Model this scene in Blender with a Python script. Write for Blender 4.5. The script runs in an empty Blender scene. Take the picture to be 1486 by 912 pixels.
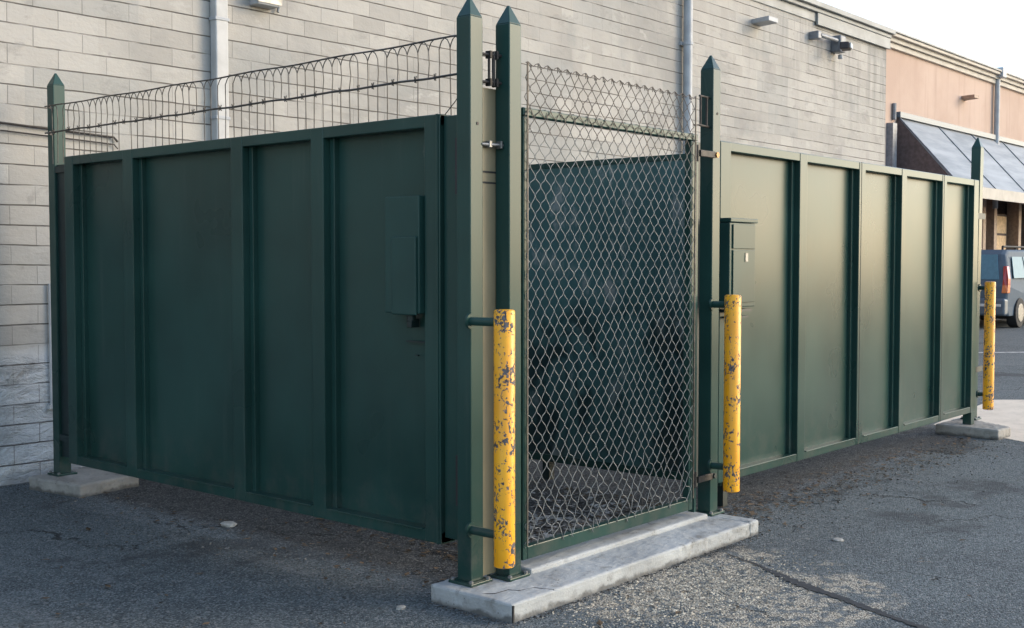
import bpy, math, random
from mathutils import Vector, Matrix
R = math.radians
random.seed(7)
scene = bpy.context.scene
COL = scene.collection

# ------------------------------------------------------------------ materials
class NT:
    def __init__(s, name, rough=.6, spec=.5, metal=0.0):
        s.m = bpy.data.materials.new(name); s.m.use_nodes = True
        s.t = s.m.node_tree; s.b = s.t.nodes['Principled BSDF']
        s.b.inputs['Roughness'].default_value = rough
        s.b.inputs['Specular IOR Level'].default_value = spec
        s.b.inputs['Metallic'].default_value = metal
        g = s.t.nodes.new('ShaderNodeNewGeometry'); s.pos = g.outputs['Position']; s.geo = g
    def n(s, typ, **kw):
        nd = s.t.nodes.new(typ)
        for k, v in kw.items(): setattr(nd, k, v)
        return nd
    def put(s, sock, v):
        if isinstance(v, bpy.types.NodeSocket): s.t.links.new(v, sock)
        elif isinstance(v, (tuple, list)) and len(v) == 3 and sock.type == 'RGBA': sock.default_value = (*v, 1)
        else: sock.default_value = v
    def noise(s, scale, detail=4, rough=.55, vec=None, dist=0.0):
        nd = s.n('ShaderNodeTexNoise'); s.put(nd.inputs['Vector'], vec or s.pos)
        nd.inputs['Scale'].default_value = scale; nd.inputs['Detail'].default_value = detail
        nd.inputs['Roughness'].default_value = rough; nd.inputs['Distortion'].default_value = dist
        return nd.outputs['Fac']
    def voro(s, scale, vec=None, feature='F1', out='Distance'):
        nd = s.n('ShaderNodeTexVoronoi', feature=feature); s.put(nd.inputs['Vector'], vec or s.pos)
        nd.inputs['Scale'].default_value = scale
        return nd.outputs[out]
    def ramp(s, fac, a, b, lo=0.0, hi=1.0, smooth=True):
        nd = s.n('ShaderNodeMapRange', interpolation_type='SMOOTHSTEP' if smooth else 'LINEAR')
        s.put(nd.inputs['Value'], fac)
        for k, v in (('From Min', a), ('From Max', b), ('To Min', lo), ('To Max', hi)): nd.inputs[k].default_value = v
        return nd.outputs['Result']
    def math(s, op, a, b=0.0, c=0.0, clamp=False):
        nd = s.n('ShaderNodeMath', operation=op, use_clamp=clamp)
        s.put(nd.inputs[0], a); s.put(nd.inputs[1], b); s.put(nd.inputs[2], c)
        return nd.outputs[0]
    def mix(s, fac, a, b, mode='MIX'):
        nd = s.n('ShaderNodeMix', data_type='RGBA', blend_type=mode)
        s.put(nd.inputs['Factor'], fac); s.put(nd.inputs[6], a); s.put(nd.inputs[7], b)
        return nd.outputs[2]
    def xyz(s, vec=None):
        nd = s.n('ShaderNodeSeparateXYZ'); s.put(nd.inputs[0], vec or s.pos); return nd.outputs
    def comb(s, x=0.0, y=0.0, z=0.0):
        nd = s.n('ShaderNodeCombineXYZ')
        for i, v in enumerate((x, y, z)): s.put(nd.inputs[i], v)
        return nd.outputs[0]
    def scalev(s, v3, vec=None):
        nd = s.n('ShaderNodeVectorMath', operation='MULTIPLY'); s.put(nd.inputs[0], vec or s.pos)
        nd.inputs[1].default_value = v3; return nd.outputs[0]
    def dist(s, p, sc=(1, 1, 1)):
        a = s.n('ShaderNodeVectorMath', operation='SUBTRACT'); s.put(a.inputs[0], s.pos); a.inputs[1].default_value = p
        b = s.n('ShaderNodeVectorMath', operation='MULTIPLY'); s.put(b.inputs[0], a.outputs[0]); b.inputs[1].default_value = sc
        c = s.n('ShaderNodeVectorMath', operation='LENGTH'); s.put(c.inputs[0], b.outputs[0]); return c.outputs['Value']
    def bump(s, h, strength=.3, dist=.01, normal=None):
        nd = s.n('ShaderNodeBump'); nd.inputs['Strength'].default_value = strength
        nd.inputs['Distance'].default_value = dist; s.put(nd.inputs['Height'], h)
        if normal is not None: s.put(nd.inputs['Normal'], normal)
        return nd.outputs['Normal']
    def color(s, c): s.put(s.b.inputs['Base Color'], c); return s
    def rough(s, r): s.put(s.b.inputs['Roughness'], r); return s
    def normal(s, n): s.put(s.b.inputs['Normal'], n); return s

def simple(name, c, rough=.6, spec=.5, metal=0.0, var=.15, scale=12.0):
    k = NT(name, rough, spec, metal)
    f = k.noise(scale, 4)
    d = tuple(max(0, v*(1-var*1.6)) for v in c); e = tuple(v*(1+var) for v in c)
    k.color(k.mix(k.ramp(f, .3, .7), d, e)); return k.m

def green_paint(name, scuff=False, base=(.017, .050, .042), wave=0, spec=.25, rr=.07):
    k = NT(name, .3, spec)
    big = k.noise(1.3, 3); fine = k.noise(60, 3)
    col = k.mix(k.ramp(big, .3, .7), tuple(v*.82 for v in base), tuple(v*1.18 for v in base))
    # dust streaks running down the sheet
    st = k.noise(1.0, 5, .6, k.scalev((16, 16, .9)))
    col = k.mix(k.ramp(st, .56, .8, 0, .2), col, (.09, .11, .095))
    # rare paint chips and scratches
    ch = k.noise(22, 6, .65)
    cl = k.noise(2.2, 2)
    chip = k.math('MULTIPLY', k.ramp(ch, .80, .82), k.ramp(cl, .62, .68))
    col = k.mix(chip, col, (.16, .15, .13))
    rg = k.ramp(big, .3, .7, .20+rr, .24+rr)
    if scuff:
        sc = k.noise(7, 7, .7, k.scalev((1, 1, .55)))
        zone = k.noise(1.7, 2)
        msk = k.math('MULTIPLY', k.ramp(sc, .50, .64, 0, .7), k.ramp(zone, .42, .58))
        col = k.mix(msk, col, (.26, .26, .24))
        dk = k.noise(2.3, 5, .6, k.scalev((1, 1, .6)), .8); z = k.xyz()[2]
        col = k.mix(k.math('MULTIPLY', k.ramp(dk, .47, .60, 0, .75), k.ramp(z, 1.45, 1.0, 0, 1)), col, (.006, .012, .014))  # dark blotches paint shadow onto the partition
        rg = k.math('ADD', rg, k.math('MULTIPLY', msk, .4))
    z_ = k.xyz()[2]; spl = k.noise(9, 5, .65)
    col = k.mix(k.math('MULTIPLY', k.ramp(z_, .62, .18, 0, .4), k.ramp(spl, .42, .7)), col, (.085, .082, .07))
    # one old scuff high on the last left bay
    d = k.dist((3.84, 3.80, 2.0), (1, 16, 7)); sn = k.noise(18, 4)
    col = k.mix(k.ramp(k.math('ADD', d, k.math('MULTIPLY', sn, .9)), .85, 1.1, .55, 0), col, (.12, .14, .12))
    k.color(col).rough(rg)
    w = k.noise(1.3, 0, .4, k.scalev((1, 1, .6)))
    nrm = k.bump(w, wave, .06)
    if wave: k.normal(nrm)
    return k.m

def yellow_paint():
    k = NT('chipped_yellow_paint', .42, .5)
    oi = k.n('ShaderNodeObjectInfo')
    big = k.noise(5, 3)
    col = k.mix(k.ramp(big, .3, .7), (.76, .31, .004), (.86, .39, .006))
    st = k.noise(1.0, 4, .6, k.scalev((60, 60, 4)))
    col = k.mix(k.ramp(st, .6, .8, 0, .35), col, (.42, .19, .01))
    ch = k.noise(70, 5, .62, k.scalev((1, 1, .8)), .5)
    cl = k.noise(14, 2)
    fld = k.math('ADD', k.math('MULTIPLY', ch, .75), k.math('MULTIPLY', cl, .45))
    chip = k.ramp(fld, .65, .665)
    z = k.xyz()[2]
    rust = k.noise(55, 3)
    ccol = k.mix(k.ramp(rust, .35, .65), (.035, .037, .045), (.12, .11, .11))
    k.color(k.mix(chip, col, ccol)).rough(k.math('ADD', .38, k.math('MULTIPLY', chip, .4)))
    k.normal(k.bump(k.math('SUBTRACT', 1.0, chip), .5, .002))
    return k.m

def concrete(name, a=(.36, .355, .335), b=(.27, .265, .25), stain=(.15, .14, .12), foot=.8):
    k = NT(name, .85, .3)
    n1 = k.noise(3.0, 6, .6); n2 = k.noise(80, 4, .6); n3 = k.noise(9, 5, .65)
    col = k.mix(k.ramp(n1, .35, .65), b, a)
    col = k.mix(k.ramp(n3, .50, .72, 0, .7), col, stain)
    col = k.mix(k.ramp(n2, .60, .75, 0, .45), col, tuple(v*.45 for v in a))
    vo = k.voro(38)
    pit = k.math('MULTIPLY', k.ramp(vo, .10, .16, 1, 0), k.ramp(n3, .5, .6))
    col = k.mix(pit, col, (.07, .065, .06))
    z = k.xyz()[2]
    col = k.mix(k.ramp(k.math('ADD', z, k.math('MULTIPLY', k.math('SUBTRACT', n3, .5), .09)), .03, .004, 0, foot), col, (.07, .066, .06))
    k.color(col)
    k.normal(k.bump(k.math('ADD', k.math('ADD', n2, k.math('MULTIPLY', n3, 1.5)), k.math('MULTIPLY', pit, -1.0)), .35, .006))
    return k.m

def asphalt():
    k = NT('weathered_asphalt', .82, .35)
    ag = k.voro(130, out='Color'); agd = k.voro(130)
    ag2 = k.voro(70, out='Color')
    sep = k.xyz(ag)[0]; sep2 = k.xyz(ag2)[1]
    patch = k.noise(.8, 5, .6); mid = k.noise(5, 5, .6); fine = k.noise(120, 3)
    col = k.mix(k.ramp(patch, .35, .65), (.058, .073, .078), (.100, .121, .126))
    col = k.mix(k.ramp(mid, .35, .7, 0, .6), col, (.122, .143, .146))
    spk = k.ramp(sep, .60, 1.0, 0, .75)
    col = k.mix(spk, col, (.24, .25, .25))
    col = k.mix(k.ramp(sep, .0, .4, .8, 0), col, (.018, .020, .022))
    col = k.mix(k.ramp(sep2, .975, .985, 0, .6), col, (.24, .235, .22))
    # dusty traffic streaks
    rot = k.n('ShaderNodeMapping'); k.put(rot.inputs['Vector'], k.pos); rot.inputs['Rotation'].default_value = (0, 0, R(52)); rot.inputs['Scale'].default_value = (5, .7, 1)
    dust = k.noise(1.2, 6, .65, rot.outputs[0])
    dcol = k.mix(sep, (.10, .11, .115), (.25, .26, .262))
    col = k.mix(k.ramp(dust, .53, .72, 0, .55), col, dcol)
    # pale speckled patch by the gate
    nz = k.noise(3.6, 6, .62); nz2 = k.noise(14, 4, .6)
    def blob(p, sc, amp=.9):
        d = k.dist(p, sc)
        f = k.math('ADD', d, k.math('MULTIPLY', k.math('SUBTRACT', nz, .5), amp*2.6))
        return k.ramp(f, .75, 1.05, 1, 0)
    b1 = blob((4.70, 2.92, 0), (1.15, 4.2, 0), .8); b2 = blob((4.62, 2.50, 0), (1.55, 1.75, 0), 1.0); b3 = blob((4.0, 3.55, 0), (.0, 0, 0), 0)
    m = k.math('MAXIMUM', b1, b2)
    m = k.math('MULTIPLY', m, k.ramp(nz2, .44, .52, .06, 1))
    agc = k.mix(sep, (.31, .27, .205), (.70, .63, .50))
    agc = k.mix(k.ramp(agd, .42, .65, 0, .8), agc, (.06, .055, .05))
    col = k.mix(k.math('MULTIPLY', m, .92), col, agc)
    # soil and dust inside the enclosure; shade under the sheet steel painted darker
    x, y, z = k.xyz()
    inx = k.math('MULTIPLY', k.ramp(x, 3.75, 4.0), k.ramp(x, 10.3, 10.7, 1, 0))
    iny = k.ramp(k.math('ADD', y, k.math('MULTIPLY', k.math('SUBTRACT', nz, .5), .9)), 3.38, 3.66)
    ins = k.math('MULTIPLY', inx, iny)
    soil_shade = k.mix(k.ramp(nz2, .35, .65), (.012, .012, .012), (.045, .042, .038))
    soil_shade = k.mix(k.ramp(sep, .6, 1, 0, .8), soil_shade, (.19, .18, .165))
    col = k.mix(k.math('MULTIPLY', ins, .85), col, soil_shade)
    oil = k.noise(.9, 4, .55, k.scalev((1, 1, 0)), .3); oil2 = k.noise(7, 5, .6)
    of = k.math('ADD', k.math('MULTIPLY', oil, .8), k.math('MULTIPLY', oil2, .2))
    col = k.mix(k.ramp(of, .56, .64, 0, .6), col, (.026, .029, .031))
    # hairline cracks
    ck = k.voro(.55, k.comb(k.math('ADD', x, k.math('MULTIPLY', mid, .5)), k.math('ADD', y, k.math('MULTIPLY', nz, .5)), 0.0), 'DISTANCE_TO_EDGE')
    crack = k.math('MULTIPLY', k.ramp(ck, .0, .006, 1, 0), k.ramp(patch, .5, .58))
    col = k.mix(k.math('MULTIPLY', crack, .8), col, (.012, .012, .013))
    k.color(col)
    k.rough(k.ramp(mid, .3, .7, .74, .9))
    h = k.math('ADD', k.math('MULTIPLY', agd, -1.0), k.math('MULTIPLY', fine, .5))
    h = k.math('ADD', h, k.math('MULTIPLY', crack, -3.0))
    nrm = k.bump(k.noise(1.1, 4), .4, .05)
    k.normal(k.bump(h, .9, .008, nrm))
    return k.m

def block_wall():
    k = NT('painted_block_masonry', .82, .3)
    x, y, z = k.xyz()
    wob = k.noise(1.4, 3); wob2 = k.noise(.5, 2)
    zz = k.math('ADD', z, k.math('MULTIPLY', k.math('SUBTRACT', wob, .5), .022))
    xx = k.math('ADD', x, k.math('MULTIPLY', k.math('SUBTRACT', wob2, .5), .05))
    vec = k.comb(k.math('ADD', xx, 40.0), k.math('ADD', zz, 10.05), 0.0)
    br = k.n('ShaderNodeTexBrick'); k.put(br.inputs['Vector'], vec)
    br.offset = .5; br.offset_frequency = 2; br.squash = 1.0
    br.inputs['Scale'].default_value = 1.0; br.inputs['Mortar Size'].default_value = .0045
    br.inputs['Mortar Smooth'].default_value = .35; br.inputs['Bias'].default_value = 0
    br.inputs['Brick Width'].default_value = .36; br.inputs['Row Height'].default_value = .134
    k.put(br.inputs['Color1'], (0, 0, 0)); k.put(br.inputs['Color2'], (1, 1, 1)); k.put(br.inputs['Mortar'], (.5, .5, .5))
    tone = k.xyz(br.outputs['Color'])[0]; mort = br.outputs['Fac']
    # bed joints on their own: these read as the long dark lines
    fr = k.math('FRACT', k.math('DIVIDE', k.math('ADD', zz, 10.05), .134))
    bed = k.math('MAXIMUM', k.ramp(fr, .02, .06, 1, 0), k.ramp(fr, .965, .99, 0, 1))
    fill = k.noise(1.0, 4, .6, k.scalev((1.6, 1, 7)))
    bedm = k.math('MULTIPLY', bed, k.ramp(k.math('SUBTRACT', fill, k.ramp(x, 6, 13, -.02, .04)), .38, .54, .08, 1.0))
    big = k.noise(.55, 5, .6); mid = k.noise(3.2, 6, .62); fine = k.noise(45, 4, .6)
    col = k.mix(k.ramp(tone, 0, 1), (.335, .319, .292), (.41, .392, .36))
    col = k.mix(k.ramp(mid, .36, .66, 0, .55), col, (.36, .348, .325))
    col = k.mix(k.ramp(big, .48, .64, 0, .65), col, (.235, .231, .22))
    # touched-up paint rectangles
    br2 = k.n('ShaderNodeTexBrick'); k.put(br2.inputs['Vector'], vec); br2.offset = .37
    br2.inputs['Scale'].default_value = 1.0; br2.inputs['Mortar Size'].default_value = 0.0
    br2.inputs['Brick Width'].default_value = .86; br2.inputs['Row Height'].default_value = .402
    k.put(br2.inputs['Color1'], (0, 0, 0)); k.put(br2.inputs['Color2'], (1, 1, 1))
    t2 = k.xyz(br2.outputs['Color'])[0]
    col = k.mix(k.ramp(t2, .80, .86, 0, .42), col, (.29, .295, .285))
    col = k.mix(k.ramp(t2, .16, .10, 0, .4), col, (.43, .413, .385))
    # grime runs below the coping
    run = k.noise(1.0, 6, .65, k.scalev((7, 1, .55)))
    hi = k.ramp(z, 2.9, 4.8); xr = k.ramp(x, 12.5, 17.0, .12, 1)
    grime = k.math('MULTIPLY', k.math('MULTIPLY', k.ramp(run, .44, .68), hi), xr)
    col = k.mix(k.math('MULTIPLY', grime, .6), col, (.165, .165, .158))
    blot = k.noise(1.7, 5, .6)
    col = k.mix(k.math('MULTIPLY', k.ramp(blot, .56, .68, 0, .4), k.ramp(x, 5, 9)), col, (.245, .258, .25))
    spots = k.voro(4.5); 
    col = k.mix(k.math('MULTIPLY', k.ramp(spots, .05, .12, .45, 0), k.ramp(mid, .5, .6)), col, (.21, .2, .19))
    lowc = k.ramp(k.math('ADD', z, k.math('MULTIPLY', wob, .4)), 1.15, .95, 0, .8)
    col = k.mix(lowc, col, k.mix(k.ramp(mid, .35, .65), (.44, .455, .465), (.56, .575, .585)))  # low courses whiter, with the blue of the shade put into their colour
    flk = k.noise(1.0, 6, .7, k.scalev((2.2, 1, 4.5)), .4)
    col = k.mix(k.ramp(flk, .56, .66, 0, .5), col, (.245, .238, .222))
    col = k.mix(k.ramp(flk, .40, .32, 0, .5), col, (.44, .425, .40))
    col = k.mix(k.math('MULTIPLY', k.math('MULTIPLY', mort, k.math('SUBTRACT', 1.0, bed, clamp=True)), k.math('MULTIPLY', k.ramp(wob, .40, .6, .25, .7), k.ramp(x, 6, 11, 1, .3))), col, (.185, .177, .165))
    col = k.mix(k.math('MULTIPLY', bedm, .88), col, (.10, .09, .08))
    # splash dirt at the foot
    col = k.mix(k.ramp(k.math('ADD', z, k.math('MULTIPLY', mid, .3)), .14, .34, .5, 0), col, (.2, .19, .175))
    k.color(col)
    # split-face courses low down
    low = k.ramp(k.math('ADD', z, k.math('MULTIPLY', wob2, .3)), 1.08, .92, 0, 1)
    rgh = k.math('ADD', k.math('MULTIPLY', low, k.noise(6, 6, .7, k.scalev((.8, 1, 1.6)), .6)), k.math('MULTIPLY', k.noise(2.6, 5, .6, k.scalev((1, 1, 2.2))), .18))
    h = k.math('ADD', k.math('MULTIPLY', mort, -.45), k.math('MULTIPLY', bedm, -1.6))
    h = k.math('ADD', h, k.math('MULTIPLY', fine, .35))
    h = k.math('ADD', h, k.math('MULTIPLY', mid, .5))
    h = k.math('ADD', h, k.math('MULTIPLY', tone, .2))
    nrm = k.bump(rgh, .8, .10)
    k.normal(k.bump(h, .6, .010, nrm))
    return k.m

def stucco():
    k = NT('pink_stucco', .85, .25)
    big = k.noise(.35, 5, .6); run = k.noise(1.0, 5, .6, k.scalev((4, 1, .35))); fine = k.noise(25, 4)
    col = k.mix(k.ramp(big, .35, .65), (.43, .315, .255), (.50, .38, .315))
    z = k.xyz()[2]
    col = k.mix(k.math('MULTIPLY', k.ramp(run, .5, .7, 0, .55), k.ramp(z, 3.8, 6.5, .3, 1)), col, (.37, .265, .215))
    k.color(col); k.normal(k.bump(fine, .3, .01)); return k.m

def metal_roof():
    k = NT('weathered_awning_sheet', .5, .4)
    a = k.noise(1.0, 5, .6, k.scalev((.5, 3.2, 3.2))); b = k.noise(.6, 4)
    col = k.mix(k.ramp(a, .32, .68), (.165, .185, .20), (.29, .31, .33))
    col = k.mix(k.ramp(b, .5, .7, 0, .5), col, (.27, .29, .31))
    k.color(col); return k.m

def mesh_wire():
    k = NT('galvanised_mesh_wire', .5, .5, .25)
    f = k.noise(30, 4); z = k.xyz()[2]
    col = k.mix(k.ramp(f, .3, .7), (.12, .13, .13), (.215, .225, .22))
    # dark backlit look against the bright wall painted into the upper wire
    backlit = k.ramp(k.math('ADD', z, k.math('MULTIPLY', k.noise(6, 4), .25)), 2.10, 2.28)
    k.color(k.mix(backlit, col, (.075, .06, .05))); return k.m

M = {
 'green': green_paint('green_gloss_paint'),
 'green_post': green_paint('green_post_paint', wave=.03),
 'green_scuff_shade': green_paint('scuffed_shaded_green_paint', True, base=(.048, .108, .104), rr=.1),
 'green_dark': simple('dark_green_steel', (.008, .02, .02), .5),
 'green_box': green_paint('green_box_paint', base=(.017, .052, .045), wave=.03, spec=.24, rr=.12),
 'yellow': yellow_paint(),
 'kerb': concrete('pale_kerb_concrete', (.40, .412, .405), (.31, .318, .312)),
 'pad': concrete('footing_concrete', (.33, .31, .275), (.24, .225, .2)),
 'sunpatch': concrete('painted_sun_ground', (.66, .57, .46), (.58, .50, .40), (.50, .43, .34), 0.0),  # sunlit ground, its brightness put into a pale colour
 'asphalt': asphalt(), 'wall': block_wall(), 'stucco': stucco(), 'awning': metal_roof(),
 'galv': mesh_wire(),
 'wire': simple('weathered_wire', (.085, .078, .07), .55, .5, .5, .3, 20),
 'barb': simple('rusty_wire', (.045, .04, .036), .6, .5, .4, .3, 20),
 'pipe': simple('pale_painted_pipe', (.405, .41, .41), .5, .4, 0, .08, 6),
 'pipe_dull': simple('grey_painted_pipe', (.34, .36, .385), .5, .4, 0, .08, 6),
 'trim': simple('grey_coping_paint', (.30, .31, .305), .6, .4, 0, .12, 3),
 'cream': simple('cream_cornice_paint', (.42, .39, .345), .65, .4, 0, .08, 3),
 'steel': simple('dull_steel', (.22, .22, .215), .45, .5, .7, .2, 20),
 'brass': simple('rusty_orange_bolt', (.42, .2, .06), .5, .5, .3, .3, 60),
 'dark': simple('dark_void_metal', (.012, .012, .013), .7),
 'slot': simple('rust_dark_plate', (.028, .02, .022), .6),
 'lit_plate': simple('warm_lit_steel_plate', (.22, .185, .115), .35, .5, 0, .06, 3),  # warm light on the steel painted as tan
 'brown': simple('dark_brown_panel', (.10, .075, .073), .75, .3),
 'tanwood': simple('tan_frame', (.33, .22, .16), .6),
 'lit_panel': simple('tan_lit_window_panel', (.60, .42, .25), .7),
 'white': simple('white_paint', (.62, .61, .58), .55, .5, 0, .05),
 'linepaint': simple('worn_line_paint', (.42, .42, .41), .8, .3, 0, .25, 9),
 'tar': simple('crack_filler_tar', (.034, .036, .039), .9, .4, 0, .2, 30),
 'lamp': simple('grey_lamp_housing', (.16, .175, .2), .45, .5),
 'stone': simple('pale_stone', (.36, .345, .31), .85, .3, 0, .2, 30),
 'pebble': simple('mixed_gravel', (.125, .125, .118), .9, .3, 0, .45, 25),
 'pebble_pale': simple('pale_gravel', (.46, .405, .315), .9, .3, 0, .4, 25),
 'grit': simple('dark_grit', (.085, .08, .072), .9, .3, 0, .5, 40),
 'leaf': simple('dry_leaf_litter', (.12, .082, .05), .85, .2, 0, .6, 9),
 'leaf_pale': simple('bleached_leaf_litter', (.36, .34, .31), .85, .2, 0, .45, 9),
 'rubber': simple('tyre_rubber', (.02, .02, .021), .8),
 'carglass': simple('car_glass', (.10, .20, .26), .35, .12, 0, .05),  # sky reflection painted in as blue
 'carblue': simple('blue_silver_car_paint', (.085, .115, .15), .6, .12, 0, .04),
 'carblue_low': simple('grey_bumper_paint', (.075, .105, .14), .4, .5, 0, .05),
 'carwhite': simple('silver_van_paint', (.55, .57, .58), .25, .6, .1, .04),
 'shopglass': simple('dark_shop_glass', (.012, .012, .014), .05, .6),
}
def lens():
    k = NT('red_tail_lens', .15, .6); k.color(k.mix(k.ramp(k.xyz()[2], .95, 1.0), (.62, .18, .06), (.35, .03, .02))); return k.m
M['tail'] = lens()

# ------------------------------------------------------------------ mesh helpers
class MB:
    def __init__(s): s.v = []; s.f = []
    def box(s, x0, x1, y0, y1, z0, z1):
        b = len(s.v)
        s.v += [(x, y, z) for z in (z0, z1) for y in (y0, y1) for x in (x0, x1)]
        s.f += [tuple(b+i for i in q) for q in ((0, 2, 3, 1), (4, 5, 7, 6), (0, 1, 5, 4), (2, 6, 7, 3), (0, 4, 6, 2), (1, 3, 7, 5))]
        return s
    def prism(s, pts, off):
        """pts: closed outline (3-D), off: extrusion vector"""
        b = len(s.v); n = len(pts); o = Vector(off)
        s.v += [tuple(p) for p in pts] + [tuple(Vector(p)+o) for p in pts]
        s.f.append(tuple(b+i for i in range(n))); s.f.append(tuple(b+n+i for i in reversed(range(n))))
        for i in range(n):
            j = (i+1) % n; s.f.append((b+j, b+i, b+n+i, b+n+j))
        return s
    def quad(s, *p):
        b = len(s.v); s.v += [tuple(q) for q in p]; s.f.append(tuple(range(b, b+len(p)))); return s
    def tube(s, pts, r, n=6, caps=True, r2=None):
        pts = [Vector(p) for p in pts]; b = len(s.v); L = len(pts)
        t0 = (pts[1]-pts[0]).normalized()
        up = Vector((0, 0, 1)) if abs(t0.z) < .9 else Vector((1, 0, 0))
        u = t0.cross(up).normalized()
        for i, p in enumerate(pts):
            t = (pts[min(i+1, L-1)]-pts[max(i-1, 0)]).normalized()
            u = (u - t*u.dot(t)).normalized(); w = t.cross(u)
            rr = r if r2 is None else r+(r2-r)*i/(L-1)
            for k in range(n):
                a = 2*math.pi*k/n
                s.v.append(tuple(p+u*(rr*math.cos(a))+w*(rr*math.sin(a))))
        for i in range(L-1):
            for k in range(n):
                k2 = (k+1) % n
                s.f.append((b+i*n+k, b+i*n+k2, b+(i+1)*n+k2, b+(i+1)*n+k))
        if caps:
            s.f.append(tuple(b+k for k in reversed(range(n)))); s.f.append(tuple(b+(L-1)*n+k for k in range(n)))
        return s
    def lathe(s, prof, c, n=24):
        """prof: (radius, z) upward, closed by caps"""
        b = len(s.v)
        for r, z in prof:
            for k in range(n):
                a = 2*math.pi*k/n; s.v.append((c[0]+r*math.cos(a), c[1]+r*math.sin(a), c[2]+z))
        for i in range(len(prof)-1):
            for k in range(n):
                k2 = (k+1) % n; s.f.append((b+i*n+k, b+i*n+k2, b+(i+1)*n+k2, b+(i+1)*n+k))
        s.f.append(tuple(b+k for k in reversed(range(n)))); s.f.append(tuple(b+(len(prof)-1)*n+k for k in range(n)))
        return s

def sheet(m, p0, du, dv, nrm, seed, nu=14, nv=26, amp=.0022):
    """thin steel sheet with a gentle uneven dish; p0 corner, du/dv edge vectors, nrm outward"""
    rn = random.Random(seed); ph = [rn.uniform(0, 6.28) for _ in range(6)]
    p0, du, dv, nrm = Vector(p0), Vector(du), Vector(dv), Vector(nrm); b = len(m.v)
    for j in range(nv+1):
        for i in range(nu+1):
            u, v = i/nu, j/nv; e = math.sin(math.pi*u)*math.sin(math.pi*v)
            h = e*(.5+.45*math.sin(2.2*u+4.1*v+ph[0])+.35*math.sin(5.1*u-6.3*v+ph[1])+.2*math.sin(3*u+11*v+ph[2]))
            m.v.append(tuple(p0+du*u+dv*v+nrm*(h*amp)))
    flip = du.cross(dv).dot(nrm) < 0
    for j in range(nv):
        for i in range(nu):
            q = (b+j*(nu+1)+i, b+j*(nu+1)+i+1, b+(j+1)*(nu+1)+i+1, b+(j+1)*(nu+1)+i)
            m.f.append(q[::-1] if flip else q)
    c0 = [p0, p0+du, p0+du+dv, p0+dv]; bk = [q-nrm*.006 for q in c0]; b = len(m.v)
    m.v += [tuple(q) for q in c0+bk]
    m.f.append((b+4, b+5, b+6, b+7) if flip else (b+7, b+6, b+5, b+4))
    for i in range(4):
        j = (i+1) % 4; m.f.append((b+j, b+i, b+4+i, b+4+j) if flip else (b+i, b+j, b+4+j, b+4+i))
    return m
def obj(name, mb, mat, parent=None, bevel=0.0, smooth=False, origin=None, seg=2):
    """one mesh object; geometry given in world coordinates"""
    if parent is not None: o0 = wloc(parent)
    elif origin is not None: o0 = Vector(origin)
    else: o0 = Vector((0, 0, 0))
    me = bpy.data.meshes.new(name)
    me.from_pydata([tuple(Vector(v)-o0) for v in mb.v], [], mb.f); me.update()
    me.materials.append(M[mat] if isinstance(mat, str) else mat)
    o = bpy.data.objects.new(name, me); COL.objects.link(o)
    if parent is not None: o.parent = parent
    else: o.location = o0
    if smooth:
        for p in me.polygons: p.use_smooth = True
        md = o.modifiers.new('edges', 'EDGE_SPLIT'); md.split_angle = R(40)
    if bevel:
        md = o.modifiers.new('bevel', 'BEVEL'); md.width = bevel; md.segments = seg; md.limit_method = 'ANGLE'; md.angle_limit = R(35)
    return o
def worn(o, s=.010, lv=5):
    md = o.modifiers.new('fine', 'SUBSURF'); md.subdivision_type = 'SIMPLE'; md.levels = lv; md.render_levels = lv
    tx = bpy.data.textures.get('wear') or bpy.data.textures.new('wear', 'CLOUDS')
    tx.noise_scale = .06; tx.noise_depth = 3
    d = o.modifiers.new('wear', 'DISPLACE'); d.texture = tx; d.strength = s; d.mid_level = .5; d.texture_coords = 'LOCAL'
    return o
def wloc(o):
    v = Vector(o.location)
    while o.parent is not None: o = o.parent; v += Vector(o.location)
    return v
def tag(o, label=None, cat=None, group=None, kind=None):
    if label: o['label'] = label
    if cat: o['category'] = cat
    if group: o['group'] = group
    if kind: o['kind'] = kind
    return o
def thing(name, loc, label, cat, group=None):
    o = bpy.data.objects.new(name, None); COL.objects.link(o); o.location = loc; o.empty_display_size = .1
    return tag(o, label, cat, group)

# ------------------------------------------------------------------ ground
g = MB()
NX = 60
g.quad((-120, -120, 0), (160, -120, 0), (160, 120, 0), (-120, 120, 0))
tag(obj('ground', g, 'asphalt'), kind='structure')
a = MB(); a.prism([(10.62, 3.98, 0), (9.15, 1.35, 0), (16.5, -.6, 0), (14.6, 2.3, 0), (12.95, 4.22, 0)], (0, 0, .004))  # patch of sun on the ground, drawn as a pale slab
tag(obj('sunlit_ground', a, 'sunpatch'), kind='structure')
l = MB(); l.quad((18.5, 7.5, .004), (21.5, 4.6, .004), (21.62, 4.72, .004), (18.62, 7.62, .004))
tag(obj('painted_line', l, 'linepaint'), kind='structure')
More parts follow.
